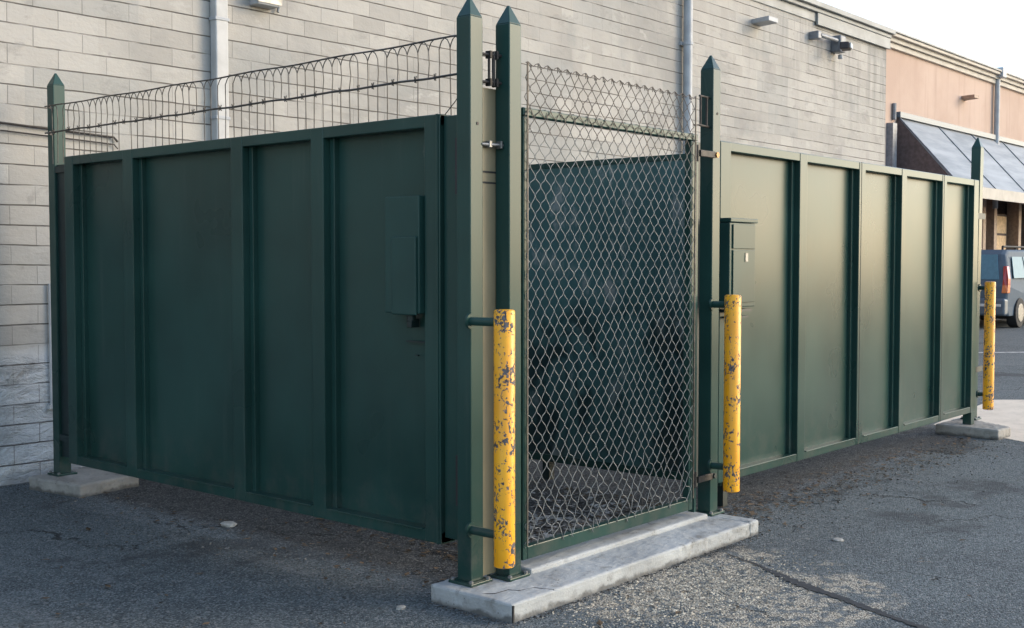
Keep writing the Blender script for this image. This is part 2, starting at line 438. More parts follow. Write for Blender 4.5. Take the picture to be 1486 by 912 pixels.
# tar crack filler
pts = [(5.22, 3.02), (5.10, 2.74), (5.0, 2.58), (4.93, 2.43), (4.88, 2.30), (4.81, 2.12), (4.73, 1.93), (4.66, 1.75), (4.55, 1.5)]
t = MB(); rnd = random.Random(5); W_ = (.004, .010, .026, .034, .018, .028, .014, .02, .014); q = 0
for i in range(len(pts)-1):
    for f in range(14):
        f /= 14; x = pts[i][0]*(1-f)+pts[i+1][0]*f; y = pts[i][1]*(1-f)+pts[i+1][1]*f; w = W_[i]*(1-f)+W_[i+1]*f
        o = rnd.uniform(-.006, .006); w1 = w*rnd.uniform(.55, 1.35); w2 = w*rnd.uniform(.55, 1.35)
        t.v += [(x-w1+o, y+.3*w1, .004), (x+w2+o, y-.3*w2, .004)]; q += 1
for i in range(q-1): t.f.append((2*i, 2*i+1, 2*i+3, 2*i+2))
tag(obj('tar_seam', t, 'tar'), kind='structure')

# loose gravel and leaf litter: too many to count
def pebbles(name, mat, n, sampler, rmin, rmax, label):
    m = MB(); rnd = random.Random(len(name)*31+n)
    for _ in range(n):
        x, y = sampler(rnd); r = rmin+(rmax-rmin)*rnd.random()**2.2
        sx, sy, sz = r*rnd.uniform(.7, 1.3), r*rnd.uniform(.7, 1.3), r*rnd.uniform(.45, .8)
        an = rnd.random()*6.28; ca, sa = math.cos(an), math.sin(an); b = len(m.v)
        for px, py, pz in ((1, .2, .3), (-.9, -.3, .5), (.1, 1, .2), (-.2, -1, .4), (.15, .1, 1.15), (0, 0, -.6)):
            px += rnd.uniform(-.2, .2); py += rnd.uniform(-.2, .2)
            X, Y = px*sx, py*sy
            m.v.append((x+X*ca-Y*sa, y+X*sa+Y*ca, pz*sz))
        m.f += [(b+0, b+2, b+4), (b+2, b+1, b+4), (b+1, b+3, b+4), (b+3, b+0, b+4), (b+2, b+0, b+5), (b+1, b+2, b+5), (b+3, b+1, b+5), (b+0, b+3, b+5)]
    o = obj(name, m, mat); tag(o, label, 'gravel', kind='stuff'); return o
def s_patch(r):
    while True:
        x, y = r.gauss(4.5, .36), r.gauss(2.78, .20)
        if y < 3.07: return x, y
def s_foot(r):
    k = r.random()
    if k < .3: return r.uniform(5.75, 10.2), 3.35+r.gauss(0, .28)
    if k < .6: return 3.65+r.gauss(0, .25), r.uniform(3.65, 6.9)
    if k < .8: return r.uniform(4.0, 6.1), r.uniform(3.6, 5.6)
    if k < .82: return r.uniform(2.0, 9.0), r.uniform(.3, 6.5)
    return r.uniform(5.8, 9.8), 3.42+r.gauss(0, .15)
pebbles('loose_gravel', 'pebble_pale', 5200, s_patch, .003, .0085, 'pale loose gravel on the asphalt in front of the kerb')
pebbles('scattered_gravel', 'pebble', 4200, s_foot, .003, .010, 'fine grey gravel scattered along the fence feet and the asphalt')
def litter(name, mat, n, sampler, smin, smax, label):
    m = MB(); rnd = random.Random(n+5)
    for _ in range(n):
        x, y = sampler(rnd); s = rnd.uniform(smin, smax); w = s*rnd.uniform(.25, .6)
        an = rnd.random()*6.28; ca, sa = math.cos(an), math.sin(an); b = len(m.v); z0 = rnd.uniform(.002, .012)
        for px, py, pz in ((-s, 0, 0), (0, -w, .3*w), (s, 0, .7*w*rnd.random()), (0, w, .4*w*rnd.random())):
            m.v.append((x+px*ca-py*sa, y+px*sa+py*ca, z0+pz))
        m.f += [(b, b+1, b+2), (b, b+2, b+3)]
    o = obj(name, m, mat); tag(o, label, 'litter', kind='stuff')
def s_edge(r):
    k = r.random(); j = abs(r.gauss(0, .022))
    if k < .45: return r.uniform(3.62, 5.74), 3.095-j
    if k < .6: return 3.62-j, r.uniform(3.08, 3.6)
    if k < .7: return 5.73+j, r.uniform(3.1, 3.6)
    if k < .85: return 3.72+r.gauss(0, .1), r.uniform(6.8, 7.5)
    return r.uniform(3.0, 4.0), 7.58-j
def s_leaf(r):
    k = r.random()
    if k < .05: return r.uniform(2.4, 9.0), r.uniform(.6, 3.2)
    if k < .07: return r.uniform(2.2, 3.6), r.uniform(3.4, 7.0)
    if k < .45: return 5.8+4.3*r.random()**1.3, 3.42+r.gauss(0, .16)
    if k < .5: return 3.88+r.gauss(0, .1), r.uniform(3.6, 6.9)
    return r.uniform(4.15, 6.1), 3.62+abs(r.gauss(0, .75))
def s_in(r):
    if r.random() < .6: return 4.5+1.4*r.random(), 3.57+abs(r.gauss(0, .38))
    return 4.5+1.6*r.random(), 3.58+abs(r.gauss(0, .9))
litter('leaf_litter', 'leaf', 2600, s_leaf, .008, .028, 'brown leaf litter blown under the steel panels')
litter('dry_grass_litter', 'leaf_pale', 3600, s_in, .007, .030, 'bleached dry grass and twigs on the enclosure floor behind the mesh')

pebbles('edge_grit', 'grit', 1800, s_edge, .002, .007, 'dark grit gathered along the edges of the concrete')
def stone(loc, s, label):
    m = MB(); rnd = random.Random(int(loc[0]*100)); n = 9; b = 0
    for zr, rr in ((0, .95), (.5, 1.0), (.85, .8), (1.0, .45)):
        for k in range(n):
            a_ = 6.283*k/n; q = rr*(1+rnd.uniform(-.14, .14))
            m.v.append((loc[0]+s[0]*q*math.cos(a_), loc[1]+s[1]*q*math.sin(a_), s[2]*zr))
    for i in range(3):
        for k in range(n): m.f.append((i*n+k, i*n+(k+1) % n, (i+1)*n+(k+1) % n, (i+1)*n+k))
    m.f.append(tuple(range(n-1, -1, -1))); m.f.append(tuple(3*n+k for k in range(n)))
    tag(obj('stone', m, 'stone', origin=(loc[0], loc[1], 0)), label, 'stone', 'flat stones lying on the asphalt')
stone((3.94, 5.49), (.04, .052, .022), 'flat pale stone on dark asphalt in front of the left fence')
stone((5.86, 2.70), (.034, .03, .012), 'flat whitish stone on open asphalt right of the kerb')
stone((3.47, 3.60), (.022, .02, .014), 'small tan stone lying close by the kerb end')

# ------------------------------------------------------------------ kerb and footings
kr = thing('concrete_kerb', (4.67, 3.33, 0), 'long pale concrete kerb with raised threshold under the mesh gate', 'kerb')
m = MB(); m.box(3.625, 3.632+1.995, 3.10, 3.575, -.05, .08); m.box(5.629, 5.725, 3.103, 3.575, -.05, .079)
worn(obj('slab', m, 'kerb', kr, .010), .009, 6)
m = MB(); m.box(4.035, 5.575, 3.335, 3.56, .07, .104)
worn(obj('threshold', m, 'kerb', kr, .010), .008, 5)
m = MB(); m.box(3.629, 3.631+.006, 3.0965, 3.11, 0, .072)
c = [(3.66, 3.30), (3.70, 3.26), (3.78, 3.255), (3.80, 3.21), (3.88, 3.19), (3.91, 3.102)]
for p, q in zip(c, c[1:]): m.tube([(p[0], p[1], .0795), (q[0], q[1], .0795)], .0022, 5)
obj('crack', m, 'dark', kr)

def pad(cx, cy, sx, sy, hz, rot, label):
    t = MB(); ca, sa = math.cos(rot), math.sin(rot)
    P = sx if isinstance(sx, list) else [(-sx, -sy), (sx, -sy), (sx, sy), (-sx, sy)]
    cw = (sum(p[0] for p in P)/4, sum(p[1] for p in P)/4, 0) if isinstance(sx, list) else (cx, cy, 0)
    t.prism([(cx+x*ca-y*sa, cy+x*sa+y*ca, -.05) for x, y in P][::-1], (0, 0, hz+.05))
    tag(worn(obj('concrete_footing', t, 'pad', origin=cw, bevel=.014), .014, 5), label, 'footing', 'concrete footings under the outer posts')
pad(3.99, 7.15, .235, .265, .085, R(8), 'low concrete footing under the leftmost post by the masonry wall')
pad(0, 0, [(10.06, 3.22), (10.335, 3.205), (10.70, 3.75), (10.10, 3.77)], 0, .085, 0, 'low concrete footing under the far right post beside the bright sun patch')

# ------------------------------------------------------------------ posts
PS = .041
def post(x, y, zb, zs, zt, label, lean=0.0, holes=()):
    t = thing('fence_post', (x, y, zb), label, 'post', 'green pointed steel posts')
    m = MB()
    m.box(x-PS, x+PS, y-PS, y+PS, zb+.012, zs)
    obj('shaft', m, 'green_post', t, .004)
    b = MB(); i0 = len(b.v); q = .005; w = PS-.0005
    b.v += [(x-w, y-w, zs), (x+w, y-w, zs), (x+w, y+w, zs), (x-w, y+w, zs), (x-q, y-q, zt), (x+q, y-q, zt), (x+q, y+q, zt), (x-q, y+q, zt)]
    b.f += [(3, 2, 1, 0), (4, 5, 6, 7), (0, 1, 5, 4), (1, 2, 6, 5), (2, 3, 7, 6), (3, 0, 4, 7)]
    obj('cap', b, 'green_post', t, .003)
    p = MB(); p.box(x-.07, x+.07, y-.07, y+.07, zb, zb+.013)
    bp = obj('base_plate', p, 'green_post', t, .003)
    for sx, sy in ((-1, -1), (1, -1), (1, 1), (-1, 1)):
        k = MB(); k.lathe([(.011, 0), (.011, .009), (.006, .012)], (x+sx*.055, y+sy*.055, zb+.012), 6)
        obj('bolt', k, 'steel', bp)
    for z in holes:
        h = MB(); h.tube([(x+.005, y-PS-.003, z), (x+.005, y-PS+.006, z)], .007, 8)
        obj('bolt_head', h, 'slot', t)
    if lean: t.rotation_euler = (0, lean, 0)
    return t
pA = post(3.766, 3.463, .08, 2.56, 2.645, 'pointed green corner post at the near left end of the kerb, tallest in view', holes=(2.10,))
pB = post(3.945, 3.394, .08, 2.545, 2.63, 'pointed green gate post directly behind the nearest yellow bollard')
pC = post(5.683, 3.405, .08, 2.565, 2.645, 'pointed green gate post at the right end of the kerb', holes=(2.32,))
pL = post(3.912, 7.287, .085, 2.655, 2.735, 'pointed green post at the far left against the masonry wall')
pR = post(10.61, 3.64, .085, 2.52, 2.61, 'pointed green post at the far right end of the steel panels', lean=R(1.3))
m = MB(); m.box(3.808, 3.95, 3.437, 3.4395, .10, 2.262)
pl = obj('infill_plate', m, 'lit_plate', pA)
for z in (1.895, 1.848):
    m = MB(); m.box(3.8085, 3.945, 3.4345, 3.4365, z-.004, z+.004); obj('slot', m, 'dark', pl)
m = MB()
for z in (2.405, 2.285):
    m.tube([(3.80, 3.43, z), (3.915, 3.40, z)], .007, 8)
    m.box(3.838, 3.85, 3.405, 3.435, z-.016, z+.016); m.box(3.872, 3.884, 3.398, 3.428, z-.018, z+.018)
m.tube([(3.845, 3.42, 2.27), (3.845, 3.42, 2.42)], .006, 8); m.tube([(3.868, 3.414, 2.27), (3.868, 3.414, 2.42)], .008, 8)
obj('latch_bracket', m, 'barb', pA)
m = MB(); m.tube([(3.80, 3.425, 2.013), (3.92, 3.39, 2.013)], .008, 8); m.box(3.832, 3.85, 3.405, 3.43, 2.0, 2.03); m.box(3.885, 3.897, 3.385, 3.415, 1.997, 2.03)
obj('tie_bolt', m, 'steel', pA, .002)

# ------------------------------------------------------------------ steel fences
# left fence: outer face x = 3.78, runs along y
fl = thing('steel_fence', (3.82, 5.3, .21), 'long dark green steel panel fence on the left reaching to the masonry wall', 'fence', 'green steel panel fences')
X0, X1 = 3.78, 3.875; ZB, ZT = .213, 2.162
st = [(3.655, 3.755), (4.455, 4.55), (5.11, 5.21), (6.17, 6.275), (6.85, 6.95)]
m = MB()
m.box(X0, X1, 3.655, 6.95, ZT-.055, ZT); m.box(X0, X1, 3.655, 6.95, ZB, ZB+.055)
for y0, y1 in st: m.box(X0-.003, X1+.002, y0, y1, ZB+.002, ZT-.002)
obj('frame', m, 'green', fl, .004)
for (a0, a1), (b0, b1) in zip(st, st[1:]):
    # raised lip on the bottom rail and inner bead beside each stile
    m = MB(); m.box(X0-.006, X0+.02, a1+.02, b0-.02, ZB+.050, ZB+.058); obj('rail_lip', m, 'green', fl, .003)
    m = MB(); m.box(X0+.040, X1-.002, b0-.034, b0-.001, ZB+.05, ZT-.05); obj('bead', m, 'green', fl, .003)
    m = MB(); m.box(X0+.054, X1-.002, a1+.001, a1+.022, ZB+.05, ZT-.05); obj('bead', m, 'green', fl, .003)
for (a0, a1), (b0, b1) in zip(st, st[1:]):
    m = MB(); sheet(m, (X0+.072, a1-.01, ZB+.03), (0, b0-a1+.02, 0), (0, 0, ZT-ZB-.06), (-1, 0, 0), a1)
    obj('infill_panel', m, 'green', fl, smooth=True)
m = MB(); m.box(X0+.02, X0+.05, 3.515, 3.652, ZB+.03, ZT-.01)
ep = obj('end_plate', m, 'green', fl, .003)
for z0, z1 in ((1.80, 2.05), (.40, .63)):
    m = MB(); m.box(X0+.016, X0+.03, 3.545, 3.58, z0, z1); obj('slot', m, 'slot', ep)
m = MB(); m.box(X0-.008, X0, 3.665, 3.678, ZB, ZT); 
obj('seam_strip', m, 'green', fl, .002)
for z in (2.10, .34):
    m = MB(); m.box(X0+.094, X0+.104, 6.93, 7.25, z-.02, z+.02); obj('strap', m, 'green_dark', fl)
m = MB(); m.box(X0+.11, X0+.13, 6.93, 7.30, ZB, ZT-.03)
obj('filler_plate', m, 'green_dark', fl)

# right fence: outer face y = 3.50, runs along x
fr = thing('steel_fence', (8.1, 3.54, .2), 'green steel panel fence right of the gate, sheen on its five bays', 'fence', 'green steel panel fences')
Y0, Y1 = 3.50, 3.585; ZB, ZT = .195, 2.203
sx = [(5.955, 6.075), (6.955, 7.06), (7.862, 7.965), (8.62, 8.715), (9.45, 9.545), (10.18, 10.295)]
m = MB()
m.box(5.955, 10.295, Y0, Y1, ZT-.055, ZT); m.box(5.955, 10.295, Y0, Y1, ZB, ZB+.05)
for x0, x1 in sx: m.box(x0, x1, Y0-.003, Y1+.002, ZB+.002, ZT-.002)
obj('frame', m, 'green', fr, .004)
for (a0, a1), (b0, b1) in zip(sx, sx[1:]):
    m = MB(); m.box(a1+.02, b0-.02, Y0-.006, Y0+.02, ZB+.046, ZB+.054); obj('rail_lip', m, 'green', fr, .003)
    m = MB(); m.box(b0-.035, b0-.001, Y0+.036, Y1-.002, ZB+.05, ZT-.05); obj('bead', m, 'green', fr, .003)
    m = MB(); m.box(a1+.001, a1+.022, Y0+.046, Y1-.002, ZB+.05, ZT-.05); obj('bead', m, 'green', fr, .003)
for (a0, a1), (b0, b1) in zip(sx, sx[1:]):
    m = MB(); sheet(m, (a1-.01, Y0+.060, ZB+.03), (b0-a1+.02, 0, 0), (0, 0, ZT-ZB-.06), (0, -1, 0), a1)
    obj('infill_panel', m, 'green', fr, smooth=True)
m = MB(); m.box(10.225, 10.305, Y0+.006, Y1-.006, .085, ZB+.01); obj('leg', m, 'green', fr, .003)
for x in (7.893, 9.478):
    m = MB(); m.box(x, x+.005, Y0-.0045, Y0+.01, ZB, ZT-.001); obj('seam', m, 'dark', fr)
for z in (1.9, .55):
    m = MB(); m.box(10.29, 10.60, Y0+.04, Y0+.055, z-.025, z+.025); obj('strap', m, 'green_dark', fr)
m = MB(); m.box(5.72, 5.955, Y0+.05, Y0+.056, ZB, ZT-.02)
obj('filler_plate', m, 'green_dark', fr)

# inner partition, seen through the mesh
ip = thing('inner_partition', (6.25, 5.4, 0), 'scuffed green steel partition inside the enclosure behind the chain link', 'partition')
m = MB(); m.box(6.20, 6.206, 3.62, 7.35, .16, 2.165); obj('sheet', m, 'green_scuff_shade', ip)
m = MB(); m.box(6.195, 6.245, 3.62, 7.35, 2.13, 2.168); obj('rail', m, 'green', ip, .003)
m = MB(); m.box(6.195, 6.245, 3.62, 7.35, .13, .18)
obj('rail', m, 'green', ip, .003)
for y in (3.64, 5.0, 6.2, 7.3):
    m = MB(); m.box(6.207, 6.26, y-.03, y+.03, 0, 2.1); obj('upright', m, 'green_dark', ip)

# ------------------------------------------------------------------ wire topping over the left fence
wt = thing('wire_topping', (3.815, 5.4, 2.16), 'scalloped woven wire topping with barbed strand above the left fence', 'wire fence')
wx = 3.815; rnd = random.Random(3)
def top_z(y): return 2.503-.005*math.sin((y-3.5)/3.75*math.pi)+.0025*math.sin(y*9)
m = MB(); m.tube([(wx, 3.50+i*.05, top_z(3.5+i*.05)) for i in range(76)], .0042, 6)
obj('top_wire', m, 'wire', wt, smooth=True)
m = MB(); zb = lambda y: 2.334-.003*math.sin((y-3.5)/3.75*math.pi)+.0018*math.sin(y*13)
m.tube([(wx+.003*math.sin(i*1.3), 3.50+i*.05, zb(3.5+i*.05)) for i in range(76)], .0055, 6)
for i in range(27):
    y = 3.58+i*.136+rnd.uniform(-.03, .03); z = zb(y)
    m.tube([(wx-.012, y-.006, z-.012), (wx, y, z), (wx+.01, y+.006, z+.02)], .0032, 5)
    m.tube([(wx+.012, y+.008, z-.010), (wx, y+.004, z), (wx-.012, y-.004, z+.014)], .0032, 5)
obj('barbed_strand', m, 'wire', wt)
m = MB(); y = 3.56; ys = []
while y < 7.22: ys.append(y); y += .066+rnd.uniform(-.004, .004)
for i, y in enumerate(ys):
    d1, d2 = rnd.uniform(-.008, .008), rnd.uniform(-.006, .006)
    zt = top_z(y)
    if rnd.random() < .82:
        base = [(wx, y+d2, 2.13), (wx, y+d2*.5, 2.24), (wx, y, 2.335), (wx+.003, y+d1, 2.40), (wx, y+d1*.4, 2.455)]
    else: base = [(wx, y, 2.33), (wx+.003, y+d1, 2.40), (wx, y+d1*.4, 2.455)]
    k = rnd.random()
    hook = lambda s: [(wx, y+s*.006, zt-.030), (wx, y+s*.017, zt-.012), (wx, y+s*.033, zt-.002)]
    m.tube(base+hook(1 if k < .75 else -1), .0026, 5, smooth if False else True)
    if k < .6: m.tube([(wx, y+d1*.4, 2.455)]+hook(-1), .0026, 5)
m.tube([(wx, 3.535, 2.51), (wx-.004, 3.528, 2.44), (wx-.004, 3.53, 2.35), (wx, 3.54, 2.15)], .006, 6)
m.tube([(wx, 3.56, 2.25), (wx, 3.60, 2.21), (wx, 3.66, 2.16)], .0024, 5)
obj('upright_wires', m, 'wire', wt, smooth=True)
for z in (2.50, 2.33):
    m = MB(); m.tube([(wx, 7.2, z), (wx+.02, 7.25, z), (3.865, 7.25, z)], .0045, 6)
    for q in range(4): m.tube([(wx+.006*q, 7.19+.006*q, z-.012), (wx+.006*q, 7.195+.006*q, z+.013)], .003, 5)
    obj('wire_tie', m, 'wire', wt)

# ------------------------------------------------------------------ mesh gate
gt = thing('mesh_gate', (4.0, 3.38, .11), 'chain link gate with slim green frame between two pointed posts', 'gate')
GX0, GX1, GZ0, GZ1 = 4.003, 5.447, .145, 2.188
m = MB()
m.box(GX0, GX0+.032, 3.358, 3.398, GZ0, GZ1-.038); m.box(GX1-.04, GX1, 3.358, 3.398, GZ0, GZ1-.038)
m.box(GX0, GX1+.028, 3.356, 3.400, GZ1-.037, GZ1); m.box(GX0+.033, GX1-.041, 3.358, 3.398, GZ0, GZ0+.06)
obj('frame', m, 'green_post', gt, .004)
m = MB(); m.box(5.482, 5.505, 3.37, 3.41, .12, 2.15)
obj('jamb', m, 'green_post', gt, .003)
# woven wire: each strand zigzags down the gate and hooks its neighbours
m = MB(); rnd = random.Random(11)
CW, HP = .0355, .0440; yc = 3.352
x0 = GX0+.012; ncol = int((GX1-.005-x0)/CW); ztop = 2.395; zlow = GZ0+.065
nrow = int((ztop-zlow)/HP)
jit = {}
def node(i, j):
    if (i, j) not in jit:
        low = max(0, 1-(j*HP)/.5)
        a_ = .0025+.011*low**2
        warp = .006*math.sin(i*.33+j*.11)+.004*math.sin(j*.27-i*.2)
        jit[i, j] = (rnd.uniform(-a_, a_)+warp, rnd.uniform(-a_, a_)+.004*math.sin(i*.5+j*.2), rnd.uniform(-.002, .002)*(1+3*low))
    return jit[i, j]
for c_ in range(ncol):
    pts = []
    for j in range(nrow+1):
        side = (j+c_) % 2
        i = c_+side
        dx, dz, dy = node(i, j)
        X = x0+i*CW+dx+(-.0032 if side else .0032); Z = zlow+j*HP+dz; Y = yc+dy
        tw = .003 if side else -.003
        pts.append((X, Y+tw, Z-.0125)); pts.append((X+(.0015 if side else -.0015), Y-tw*.4, Z)); pts.append((X, Y+tw, Z+.0125))
    m.tube(pts, .0019, 5, True)
# knuckled top edge
e = [(x0+i*CW*.5, yc+.002*math.sin(i*2.2), ztop-.012+.009*math.sin(i*math.pi/2+.4)) for i in range(2*ncol+2)]
m.tube(e, .0021, 5)
for i in range(0, ncol, 2):
    x = x0+(i+.5)*CW
    m.tube([(x-.008, yc-.004, ztop-.03), (x, yc+.004, ztop-.002), (x+.009, yc-.004, ztop-.028)], .0018, 5)
cl = obj('chain_link', m, 'galv', gt, smooth=False)
for p in cl.data.polygons: p.use_smooth = True
for i in range(14):
    x = GX0+.06+i*.105; m = MB(); m.tube([(x, yc-.001, GZ1-.045), (x-.001, 3.352, GZ1-.02), (x, 3.362, GZ1+.003), (x, 3.40, GZ1+.003)], .0014, 5); obj('tie_wire', m, 'wire', gt)
for x in (GX0+.018, GX1-.012):
    m = MB(); m.box(x-.004, x+.004, yc-.008, yc-.003, zlow, ztop-.01); obj('tension_bar', m, 'wire', gt)
m = MB()   # U hasp at the top right
for x in (5.545, 5.61): m.tube([(x, 3.385, 2.405), (x, 3.385, 2.245)], .0065, 8)
for z in (2.405, 2.245): m.tube([(5.535, 3.385, z), (5.66, 3.39, z)], .0065, 8)
m.tube([(5.43, 3.355, 2.235), (5.54, 3.38, 2.247)], .005, 6)
obj('latch_loop', m, 'barb', gt)
for z, mt in ((2.09, 'brass'), (.30, 'green_dark')):
    m = MB(); m.box(5.50, 5.655, 3.352, 3.366, z-.018, z+.018); m.tube([(5.49, 3.372, z-.045), (5.49, 3.372, z+.045)], .011, 8)
    h = obj('hinge', m, 'barb', gt, .003)
    m = MB(); m.tube([(5.668, 3.345, z), (5.668, 3.368, z)], .016, 6); obj('bolt', m, mt, h)

# ------------------------------------------------------------------ bollards
def bollard(x, y, z0, z1, py, label):
    t = thing('bollard', (x, y, z0), label, 'bollard', 'chipped yellow guard bollards')
    r = .0455
    m = MB(); m.lathe([(r-.006, 0), (r, .004), (r, z1-z0-.008), (r-.004, z1-z0-.002), (r-.011, z1-z0)], (x, y, z0), 32)
    obj('tube', m, 'yellow', t, smooth=True)
    for z in (z1-.055, z0+.13):
        m = MB(); m.tube([(x, y+r-.01, z), (x, py+.002, z)], .019, 16); m.tube([(x, py-.010, z), (x, py+.002, z)], .034, 16)
        obj('stub_arm', m, 'green_post', t, smooth=True)
bollard(3.722, 3.225, .198, 1.297, 3.422, 'chipped yellow bollard nearest the camera at the left of the gate')
bollard(5.645, 3.232, .232, 1.318, 3.364, 'yellow bollard right of the gate in front of the meter box')
bollard(10.485, 3.45, .20, 1.325, 3.545, 'yellow bollard at the far right beside the parked cars')

# ------------------------------------------------------------------ boxes on the panels
b1 = thing('utility_box', (3.81, 3.87, 1.24), 'slim dark green cover box on the left fence with a knob below', 'utility box', 'green utility boxes on the fence')
m = MB(); m.box(3.752, 3.838, 3.763, 3.99, 1.262, 1.80); obj('back_box', m, 'green_box', b1, .005)
m = MB(); m.box(3.740, 3.753, 3.775, 3.935, 1.255, 1.615); obj('cover', m, 'green_box', b1, .006)
m = MB(); m.tube([(3.80, 3.865, 1.225), (3.80, 3.865, 1.262)], .022, 12); m.box(3.785, 3.838, 3.85, 3.88, 1.195, 1.235); obj('knob', m, 'green_dark', b1, .003)
m = MB(); m.box(3.828, 3.8385, 3.80, 3.93, 1.123, 1.131); m.box(3.828, 3.8385, 3.85, 3.87, 1.06, 1.066); obj('bracket', m, 'green_dark', b1)

b2 = thing('utility_box', (6.05, 3.45, 1.23), 'grey green meter box with hinged lid on the right fence', 'utility box', 'green utility boxes on the fence')
m = MB(); m.box(5.905, 6.205, 3.405, 3.496, 1.235, 1.725); obj('body', m, 'green_box', b2, .004)
m = MB(); m.box(5.903, 6.222, 3.397, 3.50, 1.728, 1.752); obj('lid', m, 'green_box', b2, .004)
m = MB(); m.box(5.935, 6.19, 3.397, 3.4045, 1.575, 1.715); obj('upper_door', m, 'green_box', b2, .002)
m = MB(); m.box(5.935, 6.19, 3.397, 3.404, 1.262, 1.567); d = obj('lower_door', m, 'green_box', b2, .002)
m = MB(); m.box(6.07, 6.10, 3.393, 3.398, 1.50, 1.55); obj('latch', m, 'steel', d)
m = MB(); m.box(5.92, 6.20, 3.42, 3.556, 1.205, 1.222); m.box(5.98, 6.16, 3.42, 3.556, 1.17, 1.18); obj('bracket', m, 'green_dark', b2)

# ------------------------------------------------------------------ grey masonry building
WY = 7.6
gb = thing('masonry_building', (3, 14, 0), 'long painted grey block masonry building behind the enclosure', 'building')
m = MB(); m.box(-25, 18.02, WY, 24, -.1, 4.92); obj('wall', m, 'wall', gb)
m = MB(); m.box(-25.05, 18.06, WY-.07, 24.05, 5.03, 5.085); m.box(-25.1, 18.1, WY-.12, 24.1, 5.088, 5.165); m.box(-25, 18.03, WY-.02, 24, 4.90, 5.03)
obj('coping', m, 'trim', gb, .008)
m = MB(); m.box(15.5, 18.05, WY-.055, WY-.021, 4.86, 5.028); obj('fascia', m, 'trim', gb, .006)
m = MB(); m.box(5.33, 5.445, WY-.085, WY-.004, .1, 4.9)
dp = obj('downpipe', m, 'pipe', gb, .012, seg=3)
for z in (1.0, 2.6, 3.35, 4.3):
    m = MB(); m.box(5.323, 5.452, WY-.09, WY-.002, z-.012, z+.012); obj('clamp', m, 'pipe_dull', dp, .003)
m = MB(); m.tube([(12.03, WY-.075, 0), (12.03, WY-.075, 4.9)], .055, 14); cp = obj('conduit_pipe', m, 'pipe_dull', gb, smooth=True)
for z in (1.2, 2.7, 4.1):
    m = MB(); m.tube([(12.03, WY-.075, z-.02), (12.03, WY-.075, z+.02)], .063, 14); m.box(11.95, 12.11, WY-.03, WY-.002, z-.02, z+.02); obj('clamp', m, 'pipe_dull', cp)
m = MB(); m.box(5.70, 5.915, WY-.12, WY, 3.515, 3.80); jb = obj('junction_box', m, 'pipe_dull', gb, .008)
m = MB(); m.tube([(5.975, WY-.03, 3.8), (5.975, WY-.03, 3.55), (5.96, WY-.03, 3.50)], .012, 8); m.box(5.69, 5.925, WY-.13, WY-.119, 3.53, 3.79); obj('cable', m, 'steel', jb)
for z, r_ in ((2.415, .008), (2.365, .005)):
    m = MB(); m.tube([(-6, WY-.02, z+.01), (-2, WY-.02, z+.02), (1, WY-.02, z-.01), (3.7, WY-.02, z), (4.1, WY-.02, z-.015), (4.5, WY-.02, z-.03), (4.53, WY-.02, z-.06)], r_, 7); obj('wall_cable', m, 'barb', gb, smooth=True)
m = MB(); m.tube([(4.0, WY-.02, 1.35), (4.0, WY-.02, .52)], .011, 8); m.box(3.975, 4.03, WY-.04, WY, .49, .52); obj('conduit', m, 'pipe', gb)
m = MB(); m.prism([(13.70, WY+.02, 4.60), (13.95, WY+.02, 4.60), (13.95, WY+.02, 4.66), (13.70, WY+.02, 4.66)], (-.06, -.30, .0)); sc_ = obj('scupper', m, 'pipe_dull', gb, .005)
fl_ = thing('floodlight', (16.0, WY, 4.6), 'grey floodlight on a bracket high on the masonry wall', 'floodlight')
m = MB(); m.box(16.02, 16.20, WY-.16, WY, 4.54, 4.78); obj('junction_box', m, 'lamp', fl_, .02)
m = MB(); m.tube([(15.99, WY-.11, 4.70), (15.42, WY-.13, 4.69)], .03, 10); obj('arm', m, 'lamp', fl_, smooth=True)
m = MB(); m.box(15.32, 15.43, WY-.15, WY, 4.63, 4.74); obj('wall_bracket', m, 'lamp', fl_, .015)
m = MB(); m.prism([(15.76, WY-.26, 4.53), (15.98, WY-.20, 4.53), (15.98, WY-.20, 4.63), (15.76, WY-.26, 4.63)], (.05, -.12, .0)); h = obj('lamp_head', m, 'slot', fl_, .015)
m = MB(); m.prism([(15.83, WY-.383, 4.545), (16.01, WY-.333, 4.545), (16.01, WY-.333, 4.615), (15.83, WY-.383, 4.615)], (.006, -.016, .0)); obj('lens', m, 'pipe', h)
m = MB(); m.tube([(16.12, WY-.11, 4.51), (16.12, WY-.11, 4.45)], .035, 12); obj('sensor', m, 'pipe_dull', fl_, .008)

# ------------------------------------------------------------------ pink building, set back
PY = 11.2
pb = thing('stucco_building', (38, 16, 0), 'pink stucco shop building with cream cornice at the far right', 'building')
m = MB(); m.box(18.06, 33.3, PY, 26, -.1, 6.52); m.box(33.3, 62, PY, 26, 3.3, 6.52); m.box(44.2, 62, PY, 26, -.1, 3.3); m.box(33.3, 44.2, PY+1.4, 26, -.1, 3.3)
obj('wall', m, 'stucco', pb)
m = MB(); m.box(18.06, 62, PY-.08, PY+.4, 6.50, 6.62); m.box(18.06, 62, PY-.15, PY+.4, 6.622, 6.72); m.box(18.06, 62, PY-.24, PY+.4, 6.722, 6.80)
obj('cornice', m, 'cream', pb, .01)
m = MB(); m.box(18.06, 62, PY-.28, PY+.45, 6.802, 6.845); obj('coping', m, 'trim', pb)
m = MB(); m.tube([(34.02, PY-.10, 3.0), (34.02, PY-.10, 6.72)], .075, 12); dp = obj('downpipe', m, 'pipe_dull', pb, smooth=True)
m = MB(); m.box(33.86, 34.18, PY-.30, PY-.001, 6.66, 6.94); obj('rain_head', m, 'pipe_dull', dp, .02)
